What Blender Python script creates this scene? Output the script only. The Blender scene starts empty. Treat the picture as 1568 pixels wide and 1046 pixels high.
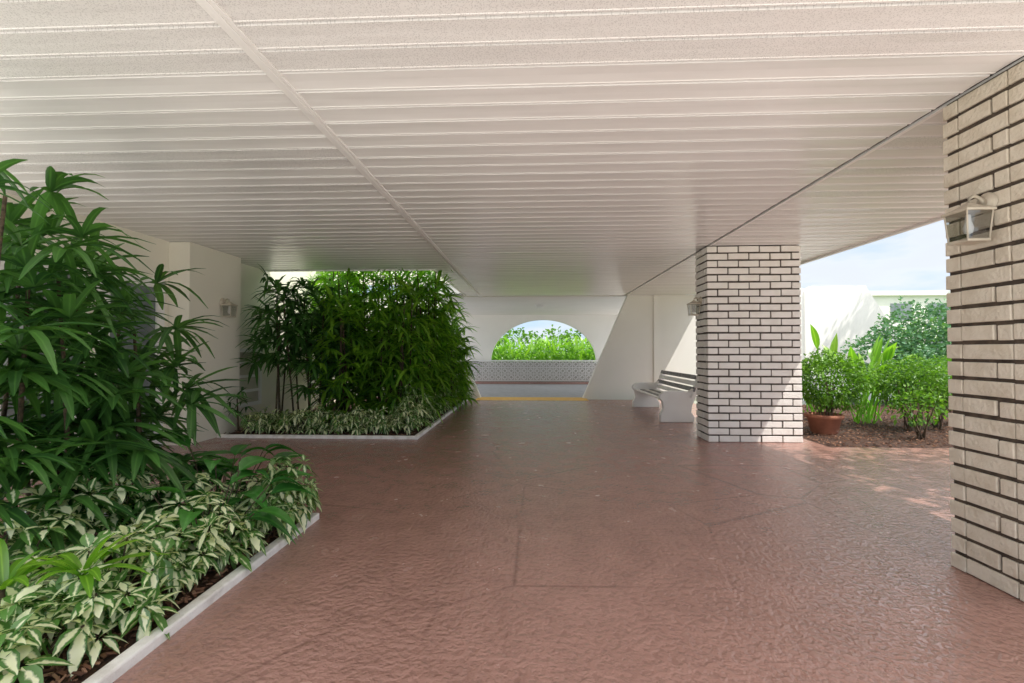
import bpy, math, random
from mathutils import Vector, Matrix, noise
R = random.Random(7)
S = bpy.context.scene
V = Vector

# ------------------------------------------------------------------ helpers
class MB:
    def __init__(s):
        s.v=[]; s.f=[]; s.m=[]; s.a=[]; s.smooth=[]
    def vert(s,p,a=0.0):
        s.v.append(tuple(p)); s.a.append(a); return len(s.v)-1
    def face(s,idx,m=0,sm=False):
        s.f.append(tuple(idx)); s.m.append(m); s.smooth.append(sm)
    def box(s,x0,x1,y0,y1,z0,z1,m=0):
        b=len(s.v)
        for z in (z0,z1):
            for x,y in ((x0,y0),(x1,y0),(x1,y1),(x0,y1)): s.vert((x,y,z))
        for q in ((0,3,2,1),(4,5,6,7),(0,1,5,4),(1,2,6,5),(2,3,7,6),(3,0,4,7)):
            s.face([b+i for i in q],m)
    def obox(s,c,hx,hy,hz,rot,m=0):
        b=len(s.v); c=V(c)
        for z in (-hz,hz):
            for x,y in ((-hx,-hy),(hx,-hy),(hx,hy),(-hx,hy)): s.vert(c+rot@V((x,y,z)))
        for q in ((0,3,2,1),(4,5,6,7),(0,1,5,4),(1,2,6,5),(2,3,7,6),(3,0,4,7)):
            s.face([b+i for i in q],m)
    def prism(s,poly,axis,a0,a1,m=0):
        n=len(poly); b=len(s.v)
        for a in (a0,a1):
            for u,w in poly:
                s.vert((u,a,w) if axis=='y' else (a,u,w))
        s.face([b+i for i in range(n)],m); s.face([b+n+i for i in reversed(range(n))],m)
        for i in range(n):
            j=(i+1)%n; s.face((b+i,b+n+i,b+n+j,b+j),m)
    def tube(s,pts,rad,n=6,m=0,cap=True):
        pts=[V(p) for p in pts]; b=len(s.v)
        if not isinstance(rad,(list,tuple)): rad=[rad]*len(pts)
        for i,p in enumerate(pts):
            d=(pts[min(i+1,len(pts)-1)]-pts[max(i-1,0)])
            d.normalize()
            ref=V((0,0,1)) if abs(d.z)<.9 else V((1,0,0))
            u=d.cross(ref).normalized(); w=d.cross(u)
            for k in range(n):
                a=2*math.pi*k/n
                s.vert(p+(u*math.cos(a)+w*math.sin(a))*rad[i])
        for i in range(len(pts)-1):
            for k in range(n):
                k2=(k+1)%n
                s.face((b+i*n+k,b+i*n+k2,b+(i+1)*n+k2,b+(i+1)*n+k),m,True)
        if cap:
            s.face([b+k for k in range(n)],m); s.face([b+(len(pts)-1)*n+k for k in reversed(range(n))],m)
    def lathe(s,c,prof,n=20,m=0):
        b=len(s.v); c=V(c)
        for r,z in prof:
            for k in range(n):
                a=2*math.pi*k/n; s.vert(c+V((r*math.cos(a),r*math.sin(a),z)))
        for i in range(len(prof)-1):
            for k in range(n):
                k2=(k+1)%n; s.face((b+i*n+k,b+i*n+k2,b+(i+1)*n+k2,b+(i+1)*n+k),m,True)
    def blade(s,base,d,L,W,droop,nseg=3,fold=.25,kind=0,m=0,roll=0.0):
        d=d.normalized()
        side=d.cross(V((0,0,1)))
        if side.length<.05: side=V((R.uniform(-1,1),R.uniform(-1,1),0))
        side.normalize()
        if roll: side=(Matrix.Rotation(roll,3,d)@side)
        up=side.cross(d)
        b=len(s.v)
        for i in range(nseg+1):
            t=i/nseg
            if kind==0: w=min(1,.35+t*3)*(1-max(0,(t-.55)/.45)**2*.85)
            elif kind==1: w=max(.03,math.sin(math.pi*min(1,t**.85)))
            else: w=max(.04,math.sin(math.pi*min(1,t**.7)))*(1-.25*t)
            w*=W*.5
            p=base+d*(L*t)+V((0,0,-droop*L*t*t))
            s.vert(p-side*w+up*fold*w,1); s.vert(p,0); s.vert(p+side*w+up*fold*w,1)
        for i in range(nseg):
            q=b+i*3
            s.face((q,q+1,q+4,q+3),m,True); s.face((q+1,q+2,q+5,q+4),m,True)
    def obj(s,name,mats,bevel=0):
        me=bpy.data.meshes.new(name); me.from_pydata(s.v,[],s.f)
        for mt in mats: me.materials.append(mt)
        me.polygons.foreach_set('material_index',s.m)
        me.polygons.foreach_set('use_smooth',s.smooth)
        at=me.attributes.new('edge','FLOAT','POINT'); at.data.foreach_set('value',s.a)
        me.update()
        o=bpy.data.objects.new(name,me); S.collection.objects.link(o)
        if bevel:
            md=o.modifiers.new('bevel','BEVEL'); md.width=bevel; md.segments=2; md.limit_method='ANGLE'
        return o

def newmat(name):
    m=bpy.data.materials.new(name); m.use_nodes=True
    nt=m.node_tree; nt.nodes.clear()
    out=nt.nodes.new('ShaderNodeOutputMaterial')
    return m,nt,out
def ramp(nt,src,stops):
    r=nt.nodes.new('ShaderNodeValToRGB'); e=r.color_ramp.elements
    while len(e)<len(stops): e.new(.5)
    for i,(p,c) in enumerate(stops):
        e[i].position=p; e[i].color=(c[0],c[1],c[2],1)
    nt.links.new(src,r.inputs[0]); return r.outputs[0]
def mix(nt,fac,a,b,bt='MIX'):
    n=nt.nodes.new('ShaderNodeMix'); n.data_type='RGBA'; n.blend_type=bt
    for s_,v in ((n.inputs[0],fac),(n.inputs[6],a),(n.inputs[7],b)):
        if isinstance(v,bpy.types.NodeSocket): nt.links.new(v,s_)
        elif isinstance(v,(int,float)): s_.default_value=v
        else: s_.default_value=(v[0],v[1],v[2],1)
    return n.outputs[2]
def tex(nt,kind,scale,detail=3,coord=None,stretch=None):
    if coord is None:
        tc=nt.nodes.new('ShaderNodeTexCoord'); coord=tc.outputs['Object']
    if stretch:
        mp=nt.nodes.new('ShaderNodeMapping'); mp.inputs['Scale'].default_value=stretch
        nt.links.new(coord,mp.inputs[0]); coord=mp.outputs[0]
    n=nt.nodes.new('ShaderNodeTexNoise' if kind=='n' else 'ShaderNodeTexVoronoi')
    n.inputs['Scale'].default_value=scale
    if kind=='n': n.inputs['Detail'].default_value=detail
    if kind=='ve': n.feature='DISTANCE_TO_EDGE'
    nt.links.new(coord,n.inputs['Vector'])
    return n.outputs[0]
def pmat(name,c1,c2=None,scale=3,rough=.6,bump=0,bscale=30,spec=.5,metal=0,stretch=None,lo=.35,hi=.65):
    m,nt,out=newmat(name)
    p=nt.nodes.new('ShaderNodeBsdfPrincipled')
    p.inputs['Roughness'].default_value=rough; p.inputs['Metallic'].default_value=metal
    p.inputs['Specular IOR Level'].default_value=spec
    if c2 is None: c2=tuple(x*.88 for x in c1)
    nz=tex(nt,'n',scale,4,stretch=stretch)
    nt.links.new(ramp(nt,nz,((lo,c1),(hi,c2))),p.inputs['Base Color'])
    if bump:
        b=nt.nodes.new('ShaderNodeBump'); b.inputs['Strength'].default_value=bump; b.inputs['Distance'].default_value=.01
        nt.links.new(tex(nt,'n',bscale,3,stretch=stretch),b.inputs['Height']); nt.links.new(b.outputs[0],p.inputs['Normal'])
    nt.links.new(p.outputs[0],out.inputs[0])
    return m
def leafmat(name,dark,light,trans=.35,rough=.35,varieg=None,gloss=.06,vt=1.0):
    m,nt,out=newmat(name)
    g=nt.nodes.new('ShaderNodeNewGeometry')
    col=ramp(nt,g.outputs['Random Per Island'],((0.0,dark),(.55,[ (a+b)/2 for a,b in zip(dark,light)]),(1.0,light)))
    at=nt.nodes.new('ShaderNodeAttribute'); at.attribute_name='edge'
    if varieg:
        nz=tex(nt,'n',38,2)
        def ma(a,k,c):
            n=nt.nodes.new('ShaderNodeMath'); n.operation='MULTIPLY_ADD'; nt.links.new(a,n.inputs[0]); n.inputs[1].default_value=k
            if isinstance(c,float): n.inputs[2].default_value=c
            else: nt.links.new(c,n.inputs[2])
            return n.outputs[0]
        s=ma(nz,.5,0.0); s=ma(at.outputs['Fac'],.5,s); s=ma(g.outputs['Random Per Island'],.45,s)
        f=ramp(nt,s,((.62*vt,(1,1,1)),(.74*vt,(0,0,0))))
        col=mix(nt,f,col,varieg)
    else:
        f=ramp(nt,at.outputs['Fac'],((0,(.5,.5,.5)),(.25,(0,0,0))))
        lt=[min(1,x*1.5+.01) for x in light]
        col=mix(nt,f,col,lt)
    d=nt.nodes.new('ShaderNodeBsdfDiffuse'); t=nt.nodes.new('ShaderNodeBsdfTranslucent')
    nt.links.new(col,d.inputs[0])
    nt.links.new(mix(nt,1.0,col,(1.5,1.6,.7),'MULTIPLY'),t.inputs[0])
    ms=nt.nodes.new('ShaderNodeMixShader'); ms.inputs[0].default_value=trans
    nt.links.new(d.outputs[0],ms.inputs[1]); nt.links.new(t.outputs[0],ms.inputs[2])
    gl=nt.nodes.new('ShaderNodeBsdfGlossy'); gl.inputs['Roughness'].default_value=rough
    m2=nt.nodes.new('ShaderNodeMixShader'); m2.inputs[0].default_value=gloss
    nt.links.new(ms.outputs[0],m2.inputs[1]); nt.links.new(gl.outputs[0],m2.inputs[2])
    nt.links.new(m2.outputs[0],out.inputs[0])
    return m

# ------------------------------------------------------------------ materials
M_wall=pmat('stucco_cream',(.90,.86,.75),(.87,.83,.72),1.5,.75,.25,90)
M_wallw=pmat('stucco_white',(.90,.88,.83),(.87,.85,.80),1.2,.75,.25,70)
M_white=pmat('white_paint',(.90,.89,.87),(.86,.85,.83),4,.45,.08,60)
M_curb=pmat('painted_edging',(.86,.84,.80),(.62,.58,.53),9,.8,.4,80,lo=.45,hi=.75)
M_brick=pmat('painted_brick',(.88,.85,.80),(.80,.76,.70),6,.6,.55,45,lo=.4,hi=.75)
M_brick2=pmat('painted_brick_cream',(.78,.71,.59),(.62,.54,.42),9,.6,.8,40,lo=.42,hi=.8)
M_mortar=pmat('dark_mortar',(.05,.04,.035),(.11,.09,.07),14,.95,.5,60)
M_mortar2=pmat('brown_mortar',(.12,.09,.065),(.06,.045,.035),14,.95,.5,60)
M_mulch=pmat('mulch_soil',(.09,.042,.025),(.03,.015,.01),22,.95,1,60)
M_asph=pmat('asphalt',(.36,.37,.39),(.28,.29,.31),5,.7,.4,150)
M_back=pmat('block_shade_backing',(.66,.64,.60),(.56,.54,.50),5,.8)  # grey backing sheet, paints the shade inside the block openings
M_yellow=pmat('yellow_paint',(.85,.52,.10),(.74,.42,.07),7,.6,.3,80)
M_terra=pmat('terracotta',(.42,.17,.10),(.33,.13,.08),8,.8,.2,50)
M_grass=pmat('grass',(.08,.15,.03),(.13,.19,.05),3,.9,1,60)
M_pave=pmat('bounce_paving',(.82,.79,.74),(.74,.71,.66),2,.8,.2,60)
M_bark=pmat('bark',(.16,.11,.075),(.07,.05,.035),14,.9,.8,40)
M_cane=pmat('palm_cane',(.12,.085,.05),(.04,.03,.018),40,.9,.8,80)
M_metal=pmat('lamp_painted_metal',(.62,.56,.45),(.5,.44,.35),10,.4,.1,40)
M_slat=pmat('bench_slat',(.27,.265,.27),(.18,.175,.18),10,.5,.3,40)
M_dark=pmat('dark_gap',(.05,.045,.04),None,5,.9)
M_groove=pmat('soffit_groove',(.17,.155,.14),None,5,.7)
M_roof=pmat('roof_membrane',(.6,.6,.58),None,2,.8)

def chipmat():
    m,nt,out=newmat('bark_chips'); p=nt.nodes.new('ShaderNodeBsdfPrincipled'); p.inputs['Roughness'].default_value=.9
    g=nt.nodes.new('ShaderNodeNewGeometry')
    nt.links.new(ramp(nt,g.outputs['Random Per Island'],((0,(.05,.022,.013)),(.5,(.16,.07,.04)),(1,(.34,.19,.12)))),p.inputs['Base Color'])
    nt.links.new(p.outputs[0],out.inputs[0]); return m
M_chip=chipmat()

def glassmat(name,tint,rough=.03,alpha=.5):
    m,nt,out=newmat(name)
    g=nt.nodes.new('ShaderNodeBsdfGlossy'); g.inputs['Roughness'].default_value=rough
    t=nt.nodes.new('ShaderNodeBsdfTransparent'); t.inputs[0].default_value=(*tint,1)
    ms=nt.nodes.new('ShaderNodeMixShader'); ms.inputs[0].default_value=alpha
    nt.links.new(t.outputs[0],ms.inputs[1]); nt.links.new(g.outputs[0],ms.inputs[2]); nt.links.new(ms.outputs[0],out.inputs[0])
    return m
M_glass=glassmat('lantern_glass',(.80,.81,.80),.08,.14)
M_win=pmat('window_glass',(.16,.19,.20),(.28,.31,.32),1,.06,0,1,1.0)
M_louvre=pmat('louvre_pane',(.55,.52,.42),(.45,.42,.33),3,.3)

def floormat():
    m,nt,out=newmat('painted_textured_concrete')
    p=nt.nodes.new('ShaderNodeBsdfPrincipled')
    n1=tex(nt,'n',.55,3); n2=tex(nt,'n',27,2); n4=tex(nt,'n',85,2); n3=tex(nt,'n',4.5,5)
    c=ramp(nt,n1,((.3,(.345,.188,.150)),(.7,(.415,.232,.190))))
    c2=ramp(nt,n3,((.32,(.74,.73,.72)),(.62,(1,1,1))))
    mu=mix(nt,.5,c,c2,'MULTIPLY')
    kd=ramp(nt,n2,((.38,(0,0,0)),(.60,(1,1,1))))
    kshade=ramp(nt,n2,((.34,(.66,.64,.63)),(.43,(1,1,1))))  # hollows of the bump darkened in the colour as painted shade
    mu=mix(nt,.5,mu,kshade,'MULTIPLY')
    tc=nt.nodes.new('ShaderNodeTexCoord')
    ve=tex(nt,'ve',.62,coord=tc.outputs['Object'])
    j=ramp(nt,ve,((0.0,(0,0,0)),(.010,(1,1,1))))
    mb_=mix(nt,j,(.17,.085,.065),mu)
    brk=ramp(nt,n1,((.40,(0,0,0)),(.55,(.6,.6,.6))))
    nt.links.new(mix(nt,brk,mu,mb_),p.inputs['Base Color'])
    rr=ramp(nt,n3,((.3,(.16,.16,.16)),(.7,(.28,.28,.28)))); nt.links.new(rr,p.inputs['Roughness'])
    b=nt.nodes.new('ShaderNodeBump'); b.inputs['Strength'].default_value=.75; b.inputs['Distance'].default_value=.006
    nt.links.new(kd,b.inputs['Height'])
    b2=nt.nodes.new('ShaderNodeBump'); b2.inputs['Strength'].default_value=.4; b2.inputs['Distance'].default_value=.003
    nt.links.new(n4,b2.inputs['Height']); nt.links.new(b.outputs[0],b2.inputs['Normal'])
    nt.links.new(b2.outputs[0],p.inputs['Normal'])
    p.inputs['Specular IOR Level'].default_value=.9
    nt.links.new(p.outputs[0],out.inputs[0]); return m
M_floor=floormat()

def soffitmat(name,perf):
    m,nt,out=newmat(name)
    p=nt.nodes.new('ShaderNodeBsdfPrincipled'); p.inputs['Roughness'].default_value=.22
    nz=tex(nt,'n',1.0,2,stretch=(.25,3,1))
    c=ramp(nt,nz,((.3,(.90,.89,.875)),(.7,(.85,.84,.82))))
    if perf:
        v=tex(nt,'v',120,stretch=(1,1,0))
        c=mix(nt,1.0,c,ramp(nt,v,((.25,(.74,.74,.74)),(.45,(.96,.96,.96)))),'MULTIPLY')
    nt.links.new(c,p.inputs['Base Color'])
    b=nt.nodes.new('ShaderNodeBump'); b.inputs['Strength'].default_value=.7; b.inputs['Distance'].default_value=.022
    nt.links.new(tex(nt,'n',1.3,2,stretch=(.5,2.6,1)),b.inputs['Height']); nt.links.new(b.outputs[0],p.inputs['Normal'])
    nt.links.new(p.outputs[0],out.inputs[0]); return m
M_soff=soffitmat('soffit_panel',False); M_perf=soffitmat('soffit_panel_vented',True)

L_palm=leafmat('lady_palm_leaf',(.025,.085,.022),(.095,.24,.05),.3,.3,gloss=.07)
L_palmb=leafmat('lady_palm_leaf_sunlit',(.05,.16,.02),(.24,.46,.04),.5,.35)  # brighter copy of the palm leaf, sunlight painted into its colour
L_sch=leafmat('schefflera_leaf',(.04,.14,.03),(.12,.27,.06),.3,.3,(.82,.84,.58),vt=1.05)
L_sch2=leafmat('schefflera_leaf_green',(.05,.15,.04),(.18,.34,.09),.3,.3,(.60,.67,.40),vt=.94)
L_spath=leafmat('peace_lily_leaf',(.025,.12,.025),(.07,.25,.04),.3,.22,gloss=.1)
L_lime=leafmat('bright_leaf',(.12,.30,.025),(.27,.48,.05),.45,.35)
L_hedge=leafmat('hedge_leaf',(.04,.13,.012),(.15,.30,.03),.35,.4,gloss=.03)
L_blue=leafmat('sea_green_leaf',(.05,.15,.07),(.14,.28,.14),.25,.4,gloss=.03)
L_tree=leafmat('tree_leaf',(.04,.11,.02),(.11,.21,.04),.35,.4)

# ------------------------------------------------------------------ ground
CZ=3.05
YB=.7
mb=MB(); mb.box(-400,400,-400,400,-.6,-.2); mb.obj('ground',[M_grass])
mb=MB(); mb.box(-5.6,4.35,YB,13.3,-.19,0); mb.box(4.35,9,YB,6.9,-.19,-.0001)
mb.obj('patio_floor',[M_floor])
mb=MB(); mb.box(-40,40,-25,YB-.01,-.19,-.01); mb.box(-40,-5.75,YB,13.2,-.19,-.011); mb.box(9.02,40,YB,6.9,-.19,-.011); mb.box(14.1,40,6.92,13.8,-.19,-.012)
mb.obj('bounce_pavement',[M_pave])  # pale paving added out of view to bounce sunlight in under the roof
mb=MB(); mb.box(-1.62,1.62,13.0,13.86,-.19,.006); mb.obj('yellow_curb',[M_yellow],.015)
mb=MB(); mb.box(-40,40,13.9,20.1,-.198,-.06); mb.obj('road',[M_asph])
mb=MB(); mb.box(-20,20,20.1,22.0,-.197,.03); mb.obj('sidewalk',[M_floor])

# ------------------------------------------------------------------ building: roof / soffit
root=bpy.data.objects.new('portico_building',None); S.collection.objects.link(root)
def part(o): o.parent=root; return o
mb=MB()
mb.box(-5.7,5.0,YB,9.1,3.10,3.42); mb.box(-1.95,5.0,9.1,13.6,3.10,3.42); mb.box(-3.9,4.6,13.6,21.3,3.10,3.42)
part(mb.obj('roof_slab',[M_roof]))
def soffit(x0,x1,y0,y1,off,perfset,name):
    m=MB(); k=0; y=math.floor(y0/.2)*.2+off
    while y<y1-.001:
        a=max(y,y0); b=min(y+.2,y1)
        kk=round(y/.2)
        if b-a>.03:
            mt=1 if kk in perfset else 0
            z0=CZ+R.uniform(-.0012,.0012)
            ys=[a,a+.013,a+.017,a+.06,a+(b-a)/2,b-.045,b-.020,b-.016,b-.006,b]
            zs=[CZ+.018,CZ+.018,z0,z0+.0012,z0+.0022,z0+.0012,z0,z0-.003,z0-.003,CZ+.018]
            i0=len(m.v)
            for yy,zz in zip(ys,zs):
                m.vert((x0,yy,zz)); m.vert((x1,yy,zz))
            for i in range(len(ys)-1):
                q=i0+2*i; dk=2 if i==0 else mt
                m.face((q,q+1,q+3,q+2),dk)
        y+=.2; k+=1
    return part(m.obj(name,[M_soff,M_perf,M_groove]))
pf={8,9,10,11,12}
soffit(-5.45,-1.56,YB,9.1,0,pf|{18,19,22},'soffit_left')
soffit(-1.49,2.735,YB,13.6,0,pf,'soffit_center')
soffit(2.765,5.0,YB,13.6,.0,{k for k in range(0,70,3)},'soffit_right')
soffit(-1.95,-1.56,9.1,13.6,0,set(),'soffit_left_rear')
mb=MB(); mb.box(-1.565,-1.485,YB,13.6,CZ-.008,CZ+.03); mb.box(-1.54,-1.51,YB,13.6,CZ-.013,CZ-.009)
part(mb.obj('joint_strip',[M_white]))
mb=MB(); mb.box(2.735,2.765,YB,13.6,CZ+.012,CZ+.03,0); mb.box(2.766,2.80,YB,13.6,CZ-.007,CZ+.02,1)
part(mb.obj('joint_gap',[M_dark,M_white]))
mb=MB(); mb.box(5.0,5.06,YB,13.6,CZ-.03,3.46); mb.box(-5.7,5.06,YB-.06,YB,CZ-.03,3.46)
mb.box(-5.45,-1.95,9.1,9.14,CZ-.02,3.46); mb.box(-1.99,-1.95,9.14,13.6,CZ-.02,3.46)
part(mb.obj('fascia',[M_white]))
mb=MB(); mb.box(-3.9,4.6,13.86,21.0,CZ,CZ+.045); part(mb.obj('passage_ceiling',[M_wallw]))
# walls
mb=MB()
mb.box(-5.7,-5.45,4.2,13.6,-.19,3.09); mb.box(-5.7,-5.45,9.14,13.6,3.09,4.3)
mb.box(-5.45,-5.12,6.62,7.82,-.02,3.045)
mb.box(-5.7,-1.99,13.6,13.86,3.425,4.3)
part(mb.obj('side_wall',[M_wall]))
mb=MB()
mb.prism([(-5.7,-.19),(-1.52,-.19),(-1.52,0),(-2.84,3.06),(-2.84,3.09),(-5.7,3.09)],'y',13.6,13.86)
part(mb.obj('slanted_wall',[M_wallw]))
mb=MB()
mb.prism([(1.52,-.19),(5.0,-.19),(5.0,3.045),(2.84,3.045),(1.52,0)],'y',13.6,13.86)
mb.box(3.58,3.66,13.56,13.6,0,3.045); mb.box(3.66,4.99,13.585,13.6,0,3.045)
part(mb.obj('slanted_wall_rear',[M_wallw]))
# arch wall
mb=MB(); cx,a,bz,hh=.54,2.42,.9,1.93
y0,y1=21.0,21.3
mb.box(-9,cx-a,y0,y1,-.19,3.09); mb.box(cx+a,10,y0,y1,-.19,3.09); mb.box(cx-a,cx+a,y0+.05,y1,-.19,.62)
n=40
for i in range(n):
    t0=math.pi*(1-i/n); t1=math.pi*(1-(i+1)/n)
    xa,za=cx+a*math.cos(t0),bz+hh*math.sin(t0); xb,zb=cx+a*math.cos(t1),bz+hh*math.sin(t1)
    mb.prism([(xa,za),(xb,zb),(xb,3.09),(xa,3.09)],'y',y0,y1)
part(mb.obj('arch_wall',[M_wallw]))
# breeze block wall
mb=MB(); bs=.29
x=-3.4
while x<4.2:
    for r in range(3):
        z=.05+r*bs
        mb.box(x,x+bs,20.6,20.78,z,z+.035); mb.box(x,x+.035,20.6,20.78,z+.035,z+bs)
        for k in range(4):
            aa=math.pi/4+k*math.pi/2
            mb.obox((x+bs/2+.017+.075*math.cos(aa),20.69,z+bs/2+.017+.075*math.sin(aa)),.066,.08,.022,Matrix.Rotation(-(aa+math.pi/2),3,'Y'))
    x+=bs
mb.box(-3.4,4.22,20.56,20.82,.05+3*bs,.05+3*bs+.06)
mb.box(-3.4,4.22,20.69,20.765,.03,.9,1)
mb.obj('breeze_block_wall',[M_white,M_back])
# ceiling light
mb=MB(); mb.lathe((.3,16.3,CZ-.12),[(0.0,0),(.1,.01),(.15,.05),(.16,.09),(.19,.095),(.19,.12)],20); mb.obj('ceiling_light',[M_white])
# door & windows
def framed(name,y0,y1,z0,z1,mid,glass,w=.07):
    m=MB(); X=-5.45
    m.box(X,X+.05,y0,y0+w,z0,z1); m.box(X,X+.05,y1-w,y1,z0,z1)
    m.box(X,X+.05,y0+w,y1-w,z1-w,z1); m.box(X,X+.05,y0+w,y1-w,z0,z0+w)
    for q in mid: m.box(X,X+.045,y0+w,y1-w,q,q+.05)
    m.box(X+.002,X+.02,y0+w,y1-w,z0+w,z1-w,1)
    return m.obj(name,[M_white,glass])
framed('glass_door',5.5,6.5,0.02,2.45,(1.0,),M_win,.13)
framed('window',4.35,5.3,.5,2.4,(1.4,),M_win,.09)
framed('louvre_window',8.0,8.95,.35,1.45,(.62,.9,1.15),M_louvre)

# ------------------------------------------------------------------ brick columns
def column(name,x0,x1,y0,y1,bm,mm,g=.024,gv=.019):
    m=MB(); e=.014; rows=27; rh=CZ/rows
    m.box(x0+e,x1-e,y0+e,y1-e,-.01,CZ-.002,1)
    for r in range(rows):
        z0=r*rh+.004; z1=z0+rh-g
        for (a0,a1,fx) in ((x0,x1,'f'),(x0,x1,'b'),(y0+.1,y1-.1,'l'),(y0+.1,y1-.1,'r')):
            L=.32; off=(0 if r%2 else L*.5)
            p=a0
            first=True
            while p<a1-.01:
                q=(a0+ (off if off>0 else L)) if first else p+L
                if fx in 'lr': q=(a0+(.1 if r%2 else .25)) if first else p+L
                first=False
                if a1-q<.07: q=a1
                q=min(q,a1); j=R.uniform(-.005,.006); jz=R.uniform(-.0035,.0035)
                s0,s1=p+gv/2,q-gv/2
                if abs(p-a0)<1e-6 and fx in 'fb': s0=a0
                if abs(q-a1)<1e-6 and fx in 'fb': s1=a1
                if fx=='f': m.box(s0,s1,y0-j,y0+.1,z0+jz,z1+jz)
                elif fx=='b': m.box(s0,s1,y1-.1,y1+j,z0+jz,z1+jz)
                elif fx=='l': m.box(x0-j,x0+.09,s0,s1,z0+jz,z1+jz)
                else: m.box(x1-.09,x1+j,s0,s1,z0+jz,z1+jz)
                p=q
    return m.obj(name,[bm,mm],.005)
column('brick_column',2.73,4.15,7.21,7.73,M_brick,M_mortar)
column('brick_column',2.75,4.2,2.63,3.15,M_brick2,M_mortar2,.023,.017)

# ------------------------------------------------------------------ wall lanterns
def lantern(pos,dirx,s=1.0):
    m=MB(); p=V(pos)
    def P(o,y,z): return p+V((dirx*o*s,y*s,z*s))
    pts=[P(.0,0,0),P(.012,0,0),P(.02,0,0),P(.03,0,0)]
    m.tube(pts,[.062*s,.062*s,.05*s,.03*s],14)
    m.tube([P(.02,0,0),P(.05,0,.03),P(.08,0,.045),P(.108,0,.03),P(.115,0,0)],.011*s,8)
    c=P(.115,0,0)
    def sq(z,h): return [c+V((a*h*s,b*h*s,z*s)) for a,b in ((-1,-1),(1,-1),(1,1),(-1,1))]
    lv=[(0,.012),(-.02,.035),(-.03,.05),(-.05,.085),(-.062,.085)]
    b=len(m.v)
    for z,h in lv:
        for q in sq(z,h): m.vert(q)
    for i in range(len(lv)-1):
        for k in range(4): m.face((b+4*i+k,b+4*i+(k+1)%4,b+4*i+4+(k+1)%4,b+4*i+4+k))
    m.face([b+k for k in range(4)]); m.face([b+4*(len(lv)-1)+k for k in range(4)])
    top=sq(-.062,.074); bot=sq(-.23,.062)
    for k in range(4): m.tube([top[k],bot[k]],.006*s,4)
    for k in range(4): m.tube([bot[k],bot[(k+1)%4]],.006*s,4)
    m.obox(c+V((0,0,-.235*s)),.066*s,.066*s,.006*s,Matrix.Identity(3))
    for k in range(4):
        q=[top[k],top[(k+1)%4],bot[(k+1)%4],bot[k]]; i=[m.vert(x) for x in q]; m.face(i,1)
    m.lathe(c+V((0,0,-.16*s)),[(0,-.03*s),(.02*s,-.02*s),(.026*s,.01*s),(.015*s,.05*s),(.013*s,.09*s)],10,2)
    return m.obj('wall_lantern',[M_metal,M_glass,M_white])
lantern((2.75,2.86,2.30),-1,1.0)
lantern((2.73,7.48,2.22),-1,1.0)
lantern((-5.12,7.35,2.22),1,1.05)

# ------------------------------------------------------------------ bench
def bench(x,y0,y1):
    m=MB()
    prof=[(-.30,0),(.34,0),(.36,.10),(.30,.20),(.32,.34),(.44,.60),(.52,.88),(.44,.90),(.35,.66),(.26,.60),(-.05,.62),(-.22,.60),(-.30,.55),(-.32,.48),(-.26,.40),(-.24,.26),(-.30,.14)]
    for y in (y0,y1-.12):
        m.prism([(x+u,w) for u,w in prof],'y',y,y+.12)
    for i in range(5):
        u=-.25+i*.115
        m.box(x+u,x+u+.09,y0+.12,y1-.12,.42,.45,1 if i%2 else 0)
    for i in range(4):
        t=i*.115; c=V((x+.31+.05*i*.9,(y0+y1)/2,.53+t))
        m.obox(c,.014,(y1-y0)/2+.05,.046,Matrix.Rotation(math.radians(20),3,'Y'),1 if i in(1,3) else 0)
    return m.obj('park_bench',[M_white,M_slat],.012)
bench(2.84,9.15,11.7)

# ------------------------------------------------------------------ planters
def chips(m,x0,x1,y0,y1,n,z,mi=1):
    for _ in range(n):
        rot=Matrix.Rotation(R.uniform(0,6.3),3,'Z')@Matrix.Rotation(R.uniform(-.6,.6),3,'X')@Matrix.Rotation(R.uniform(-.4,.4),3,'Y')
        m.obox((R.uniform(x0,x1),R.uniform(y0,y1),z+R.uniform(0,.025)),R.uniform(.008,.028),R.uniform(.003,.008),.003,rot,mi)
def bed(name,x0,x1,y0,y1,nchip,z=.015):
    m=MB(); nx=int((x1-x0)/.12)+1; ny=int((y1-y0)/.12)+1; b=len(m.v)
    for j in range(ny+1):
        for i in range(nx+1):
            px=x0+(x1-x0)*i/nx; py=y0+(y1-y0)*j/ny
            m.vert((px,py,z+.035*noise.noise(V((px*3,py*3,0)))*(0 if i in(0,nx) or j in (0,ny) else 1)))
    for j in range(ny):
        for i in range(nx):
            q=b+j*(nx+1)+i; m.face((q,q+1,q+nx+2,q+nx+1),0,True)
    chips(m,x0+.03,x1-.03,y0+.03,y1-.03,nchip,z+.01)
    return m.obj(name,[M_mulch,M_chip])
bed('mulch_bed',-5.6,-1.86,0.8,3.74,13000)
bed('mulch_bed',-5.1,-1.90,7.30,13.55,4500)
bed('mulch_bed',4.4,14,6.95,12.5,10000,-.03)
mb=MB(); mb.box(-1.85,-1.78,.75,3.80,-.01,.05); mb.box(-5.6,-1.85,3.73,3.80,-.01,.049); mb.obj('planter_edging',[M_curb],.01)
mb=MB(); mb.box(-1.88,-1.81,7.22,13.28,-.01,.05); mb.box(-5.1,-1.88,7.22,7.29,-.01,.049); mb.obj('planter_edging',[M_curb],.01)

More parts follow.
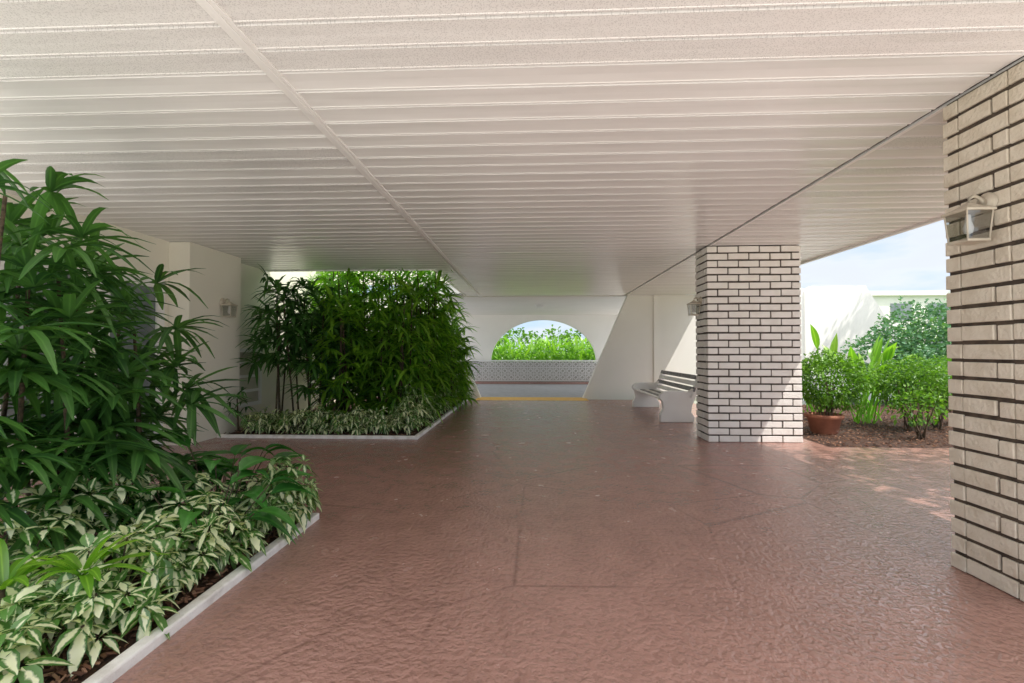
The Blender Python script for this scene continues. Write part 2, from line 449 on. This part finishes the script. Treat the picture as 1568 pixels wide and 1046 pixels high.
# ------------------------------------------------------------------ plants
def rvec(): 
    while True:
        v=V((R.uniform(-1,1),R.uniform(-1,1),R.uniform(-1,1)))
        if .05<v.length<1: return v.normalized()
def fan(m,base,d,pet,L,W,nb=9,seg=4,mi=1,spread=105,dr=(.3,.8)):
    d=d.normalized(); hub=base+d*pet
    m.blade(base,d,pet,.012,0.0,1,.2,0,mi)
    side=d.cross(V((0,0,1))); 
    if side.length<.1: side=V((1,0,0))
    side.normalize(); up=side.cross(d)
    side=(Matrix.Rotation(R.uniform(-.5,.5),3,d)@side)
    for k in range(nb):
        a=math.radians(-spread+2*spread*k/(nb-1)+R.uniform(-6,6))
        v=d*math.cos(a)+side*math.sin(a)+up*R.uniform(-.05,.18)
        l=L*(1-.25*abs(a)/2)*R.uniform(.85,1.1)
        m.blade(hub,v,l,W*R.uniform(.8,1.15),R.uniform(*dr),seg,.35,0,mi,R.uniform(-.35,.35))
def palm_cane(m,x,y,h,nl,L,W,start=.4,pet=.28,seg=4,nb=9,lean=.12,mi=1,dr=(.3,.8)):
    lx,ly=R.uniform(-lean,lean),R.uniform(-lean,lean)
    pts=[V((x+lx*t*h,y+ly*t*h,t*h)) for t in (0,.33,.66,1)]
    m.tube(pts,[.017,.015,.013,.010],6,0)
    ang=R.uniform(0,6.3)
    for i in range(nl):
        t=start+(1-start)*(i/(nl-1))**.9
        p=V((x+lx*t*h,y+ly*t*h,t*h)); ang+=2.4+R.uniform(-.3,.3)
        el=math.radians(R.uniform(0,30)+40*(t-start)/(1-start)*(1 if i>nl-4 else .4))
        d=V((math.cos(ang)*math.cos(el),math.sin(ang)*math.cos(el),math.sin(el)))
        fan(m,p,d,pet*R.uniform(.7,1.25),L*R.uniform(.85,1.15),W,nb,seg,mi,105,dr)
# near lady palms
for cl in range(3):
    m=MB()
    C=[[(-2.9,3.35,1.55),(-3.15,3.05,1.9),(-2.8,3.15,1.1),(-3.35,3.4,2.05)],
       [(-3.2,2.7,1.8),(-3.6,2.9,2.05),(-3.0,2.45,1.3),(-3.75,3.3,2.2),(-2.9,2.2,2.3)],
       [(-3.5,3.55,1.9),(-2.95,2.85,1.5),(-3.4,3.15,1.2)]][cl]
    for x,y,h in C: palm_cane(m,x,y,h,13,.47,.054,.3,.28,5,10,dr=(.2,.8))
    m.obj('lady_palm',[M_cane,L_palm])
# rear lady palms
def rear_cluster(xc,yc,rx,ry,nc,h0,h1,start,leaf,nl=15):
    m=MB()
    for _ in range(nc):
        palm_cane(m,xc+R.uniform(-rx,rx),yc+R.uniform(-ry,ry),R.uniform(h0,h1),nl,.46,.060,start,.32,3,9,.08,dr=(.25,.85))
    m.obj('lady_palm',[M_cane,leaf])
rear_cluster(-4.5,8.3,.35,.4,8,2.0,2.45,.5,L_palm,11)
rear_cluster(-3.85,8.4,.3,.4,7,1.7,2.4,.3,L_palm,13)
rear_cluster(-3.2,8.45,.3,.4,8,1.1,2.2,.12,L_palmb,13)
rear_cluster(-2.55,8.7,.3,.4,10,1.2,2.5,.08,L_palmb,14)
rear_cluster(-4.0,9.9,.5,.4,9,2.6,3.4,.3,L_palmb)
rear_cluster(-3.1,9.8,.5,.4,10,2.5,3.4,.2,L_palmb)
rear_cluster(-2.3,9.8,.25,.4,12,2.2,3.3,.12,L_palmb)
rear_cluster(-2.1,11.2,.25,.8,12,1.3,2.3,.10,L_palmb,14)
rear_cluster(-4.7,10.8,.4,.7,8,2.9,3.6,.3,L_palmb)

def schef(m,x,y,h,rad,nst,L,W,mi=1):
    for _ in range(nst):
        a=R.uniform(0,6.3); rr=rad*math.sqrt(R.random()); hx=h*R.uniform(.35,1)*(1-.35*(rr/rad)**2)
        bp=V((x+rr*.35*math.cos(a),y+rr*.35*math.sin(a),.02)); tp=V((x+rr*math.cos(a),y+rr*math.sin(a),hx))
        if R.random()<.35: m.tube([bp,(bp+tp)/2+V((0,0,.03)),tp],.005,4,0,False)
        out=V((math.cos(a)*rr/rad,math.sin(a)*rr/rad,.9)); out=(out+rvec()*.7).normalized()
        s=out.cross(V((0,0,1)))
        if s.length<.1: s=V((1,0,0))
        s.normalize(); u=s.cross(out); nb=R.choice((6,7,7,8))
        a0=R.uniform(0,6.3); ll=L*R.uniform(.7,1.2)
        for k in range(nb):
            b=a0+2*math.pi*k/nb
            v=s*math.cos(b)+u*math.sin(b)+out*R.uniform(-.1,.3)
            m.blade(tp+v*.015,v,ll*R.uniform(.85,1.1),W*ll/L,R.uniform(.15,.5),4,.22,1,mi,R.uniform(-.3,.3))
# near scheffleras
m=MB()
for x,y,h,r,n in ((-2.08,3.45,.42,.34,55),(-2.45,3.1,.6,.36,60),(-2.12,2.8,.50,.34,66),(-2.75,2.8,.7,.35,60),(-2.2,2.3,.46,.35,62),(-2.9,2.35,.65,.4,58),(-2.25,1.9,.36,.33,50)):
    schef(m,x,y,h,r,n,.115,.055)
m.obj('variegated_schefflera',[M_cane,L_sch])
m=MB()
for x,y,h,r,n in ((-1.97,3.6,.60,.22,75),(-2.02,3.3,.40,.28,50),(-1.98,2.95,.3,.16,22)):
    schef(m,x,y,h,r,n,.095,.038)
m.obj('dwarf_schefflera',[M_cane,L_sch2])
# rear under-planting
m=MB()
for i in range(13):
    schef(m,-4.6+i*.21,7.62+R.uniform(-.08,.12),R.uniform(.35,.6),.24,30,.12,.055)
m.obj('variegated_schefflera',[M_cane,L_sch])
m=MB()
for i in range(17):
    schef(m,-2.12+R.uniform(-.1,.06),7.9+i*.33,R.uniform(.5,.9),.32,46,.12,.045)
m.obj('dwarf_schefflera',[M_cane,L_sch2])
# peace lilies (broad leaves)
def broad(m,x,y,n,h,L,W,mi=1,sp=.5):
    for _ in range(n):
        a=R.uniform(0,6.3); el=R.uniform(.7,1.35)
        d=V((math.cos(a)*math.cos(el),math.sin(a)*math.cos(el),math.sin(el)))
        p0=V((x,y,.02)); p1=p0+d*h*R.uniform(.5,1)
        m.tube([p0,p1],.004,4,0,False)
        d2=V((math.cos(a)*math.cos(el*sp),math.sin(a)*math.cos(el*sp),math.sin(el*sp)))
        m.blade(p1,d2,L*R.uniform(.75,1.15),W*R.uniform(.8,1.1),R.uniform(.35,.9),7,.3,2,mi,R.uniform(-.3,.3))
for x,y,n,h in ((-2.3,3.3,22,.74),(-2.15,2.95,18,.60),(-2.85,3.3,12,.7)):
    m=MB(); broad(m,x,y,n,h,.34,.16); m.obj('peace_lily',[M_cane,L_spath])
# bright small palm near the edge
m=MB()
for c,nn in (((-2.15,2.12,.02),17),((-2.4,2.0,.02),10)):
    for _ in range(nn):
        a=R.uniform(0,6.3); el=R.uniform(.35,1.2); d=V((math.cos(a)*math.cos(el),math.sin(a)*math.cos(el),math.sin(el)))
        m.blade(V(c)+V((0,0,.30)),d,R.uniform(.28,.4),.045,R.uniform(.3,.7),6,.35,0,1)
    m.tube([V(c),V(c)+V((0,0,.32))],.014,6,0)
m.obj('cordyline_plant',[M_cane,L_lime])
m=MB(); palm_cane(m,-4.95,7.55,.6,9,.22,.035,.5,.14,3,7); m.obj('small_lady_palm',[M_cane,L_palm])

# leafy masses
def blob(m,c,r,n,L,W,mi=1,kind=1,inner=.45,seed=0,flat=.5):
    c=V(c)
    for _ in range(n):
        d=rvec(); k=1+.35*noise.noise(d*1.8+V((seed,seed*2,0)))+.18*noise.noise(d*5+V((seed,0,seed)))
        rr=k*(inner+(1-inner)*R.random()**.5)
        p=c+V((d.x*r[0],d.y*r[1],d.z*r[2]))*rr
        if p.z<.03: continue
        v=(d*.7+rvec()*.8+V((0,0,.25)))
        m.blade(p,v,L*R.uniform(.7,1.3),W*R.uniform(.8,1.2),R.uniform(.1,.5),2,.25,kind,mi,R.uniform(-1,1))
def stems(m,x,y,n,h,sp):
    for _ in range(n):
        a=R.uniform(0,6.3); q=V((x+sp*math.cos(a)*R.random(),y+sp*math.sin(a)*R.random(),h))
        p=V((x+R.uniform(-.06,.06),y+R.uniform(-.06,.06),-.03)); m.tube([p,(p+q)/2+V((R.uniform(-.05,.05),0,0)),q],[.014,.01,.006],5,0,False)
m=MB(); stems(m,5.12,8.2,8,.9,.4); blob(m,(5.18,8.2,.9),(.64,.5,.5),4000,.065,.038,seed=1); m.obj('potted_shrub',[M_bark,L_hedge])
m=MB(); m.lathe((5.08,8.2,-.03),[(0,0),(.17,0),(.2,.03),(.255,.27),(.29,.28),(.295,.34),(.265,.345),(.25,.30),(0,.29)],28,0); m.obj('terracotta_pot',[M_terra])
m=MB()
for x,y,z,rx,rz,n in ((6.75,8.5,.85,.6,.45,2700),(7.4,8.7,.8,.6,.45,2000),(8.2,9.2,.8,.7,.5,1500)):
    stems(m,x,y,9,.8,.4); blob(m,(x,y,z),(rx,.5,rz),n,.065,.038,seed=x)
stems(m,6.3,7.7,9,.55,.3)
blob(m,(6.3,7.75,.5),(.38,.3,.28),350,.08,.045,seed=9)
m.obj('hedge',[M_bark,L_hedge])
m=MB()
for x,y,n in ((6.5,9.3,20),(6.9,9.7,14),(5.9,9.6,14)):
    for _ in range(n):
        a=R.uniform(0,6.3); el=R.uniform(.9,1.4); d=V((math.cos(a)*math.cos(el),math.sin(a)*math.cos(el),math.sin(el)))
        p=V((x+R.uniform(-.2,.2),y+R.uniform(-.2,.2),0)); q=p+d*R.uniform(.6,1.45)
        m.tube([p,q],.012,5,0,False); m.blade(q,d,R.uniform(.6,.85),.17,R.uniform(.2,.6),7,.3,2,1,R.uniform(-.8,.8))
m.obj('ginger_plant',[L_lime,L_lime])
m=MB()
for i,(x,y,z,r) in enumerate(((9.7,13,1.2,.9),(10.6,13.2,1.8,1.0),(11.6,13.4,1.7,1.1),(10.1,12.4,.8,.8),(11.2,12.2,.9,.9),(12.6,13,1.9,1.2))):
    stems(m,x,y,7,z,.5); blob(m,(x,y,z),(r,.8,r*.95),1500,.13,.085,seed=i*3.1)
m.obj('sea_grape_shrub',[M_bark,L_blue])
# foliage behind arch
m=MB()
for i in range(16):
    x=-3.2+i*.5; z=R.uniform(.9,1.2); blob(m,(x,22.9+R.uniform(-.3,.6),z),(.6,.5,R.uniform(.6,.9)),420,.2,.09,seed=i*1.7)
for _ in range(190):
    x=R.uniform(-3,4); a=R.uniform(0,6.3); el=R.uniform(.7,1.4); d=V((math.cos(a)*math.cos(el),math.sin(a)*math.cos(el),math.sin(el)))
    m.blade(V((x,22.7+R.uniform(-.3,.5),R.uniform(.8,1.8))),d,R.uniform(.5,1.0),.15,R.uniform(.2,.6),5,.3,2,1)
m.obj('garden_foliage',[M_bark,L_lime])
m=MB()
for i in range(26):
    x=-26+i*2.1+R.uniform(-.5,.5); blob(m,(x,31+R.uniform(-1,1),1.5),(1.6,1.2,R.uniform(1.2,2.2)),500,.35,.2,seed=i*2.3)
m.obj('distant_hedge',[M_bark,L_hedge])

# trees
def tree(name,x,y,h,cr,leaf,nleaf,seed,L=.13):
    m=MB(); top=V((x+.3,y,h*.55))
    m.tube([(x,y,-.2),(x+.05,y,h*.2),(x+.15,y+.05,h*.4),top],[.2,.16,.13,.1],10,0)
    cs=[]
    for i in range(13):
        d=rvec(); d.z=abs(d.z)*.8+.1; c=V((x+.2,y,h*.72))+V((d.x*cr,d.y*cr,d.z*cr*.55))*R.uniform(.3,.95)
        st=V((x+.15,y+.05,h*R.uniform(.38,.55))); md=(st+c)/2+rvec()*.2
        m.tube([st,md,c],[.07,.045,.015],6,0,False); cs.append(c)
        for _ in range(3):
            e=c+rvec()*cr*.4; m.tube([md,(md+e)/2+rvec()*.1,e],[.03,.02,.008],5,0,False)
    for i,c in enumerate(cs): blob(m,c,(cr*.42,cr*.42,cr*.3),nleaf//len(cs),L,L*.55,seed=seed+i,inner=.1)
    return m.obj(name,[M_bark,leaf])
tree('shade_tree',8.0,3.6,7.0,2.4,L_tree,3200,3,.18)
tree('shade_tree',15.6,13.4,11.5,2.6,L_tree,5200,30,.2)
tree('shade_tree',-13,11,7.5,3.0,L_tree,4200,60,.22)

# garden wall with slanted top
m=MB(); m.prism([(6.2,-.2),(12.4,-.2),(12.4,1.9),(11.7,3.05),(11.35,3.62),(9.6,3.62),(9.35,3.5),(9.0,3.65),(6.2,3.65)],'y',16,16.25)
m.box(9.3,9.36,15.95,16,-.05,3.45)
m.obj('garden_wall',[M_wallw])
# distant building
par=bpy.data.objects.new('apartment_building',None); S.collection.objects.link(par)
m=MB(); m.box(24,62,42,54,-.2,6.3); m.box(23.7,62.3,41.7,54.3,6.3,6.7); m.box(37,39,41.2,41.7,5.6,7.4)
o=m.obj('walls',[M_wallw]); o.parent=par
m=MB()
for fl in (1.0,4.1):
    for i in range(11): m.box(25.5+i*3.2,27.3+i*3.2,41.96,41.99,fl,fl+1.5)
o=m.obj('windows',[M_win]); o.parent=par

# fallen leaves on the floor
m=MB()
for _ in range(22):
    a=R.uniform(0,6.3); m.blade(V((R.uniform(2.5,6),R.uniform(3,8),.006)),V((math.cos(a),math.sin(a),.02)),R.uniform(.02,.04),.014,0,2,.2,1,0)
m.obj('fallen_leaves',[M_chip])

# ------------------------------------------------------------------ light
sd=V((.45,-.28,.85)).normalized()
el=math.asin(sd.z); az=math.atan2(sd.x,sd.y)
w=bpy.data.worlds.new('World'); S.world=w; w.use_nodes=True; nt=w.node_tree; nt.nodes.clear()
sky=nt.nodes.new('ShaderNodeTexSky'); sky.sky_type='NISHITA'; sky.sun_disc=False; sky.sun_elevation=el; sky.sun_rotation=az
sky.dust_density=1.2; sky.air_density=1.0
bg=nt.nodes.new('ShaderNodeBackground'); bg.inputs[1].default_value=.5
out=nt.nodes.new('ShaderNodeOutputWorld')
tc=nt.nodes.new('ShaderNodeTexCoord')
nz=tex(nt,'n',3.2,6,coord=tc.outputs['Generated'],stretch=(1,1,4))
cl=ramp(nt,nz,((.38,(.84,.84,.84)),(.62,(.95,.95,.95))))
cc=ramp(nt,nz,((.42,(.38,.53,.76)),(.58,(.76,.79,.83))))
cc=mix(nt,1.0,cc,(2.2,2.2,2.2),'MULTIPLY')
# added glow in the unseen high sky, fills the covered area
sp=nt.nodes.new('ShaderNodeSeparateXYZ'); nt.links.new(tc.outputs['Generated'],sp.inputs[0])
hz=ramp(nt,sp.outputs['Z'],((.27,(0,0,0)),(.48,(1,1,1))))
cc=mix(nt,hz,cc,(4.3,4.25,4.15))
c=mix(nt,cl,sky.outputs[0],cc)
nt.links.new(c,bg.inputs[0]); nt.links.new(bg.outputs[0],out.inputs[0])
sl=bpy.data.lights.new('sun','SUN'); sl.energy=5; sl.angle=math.radians(.5); sl.color=(1,.95,.88)
so=bpy.data.objects.new('sun',sl); S.collection.objects.link(so)
so.rotation_euler=sd.to_track_quat('Z','Y').to_euler()

cam=bpy.data.cameras.new('camera'); co=bpy.data.objects.new('camera',cam); S.collection.objects.link(co)
co.location=(0,0,1.41); cam.lens=16.07; cam.sensor_width=36; cam.clip_end=2000; cam.clip_start=.05
co.rotation_euler=(math.radians(90+1.15),0,math.radians(2.45))
S.camera=co
S.view_settings.view_transform='Standard'; S.view_settings.look='None'; S.view_settings.exposure=0
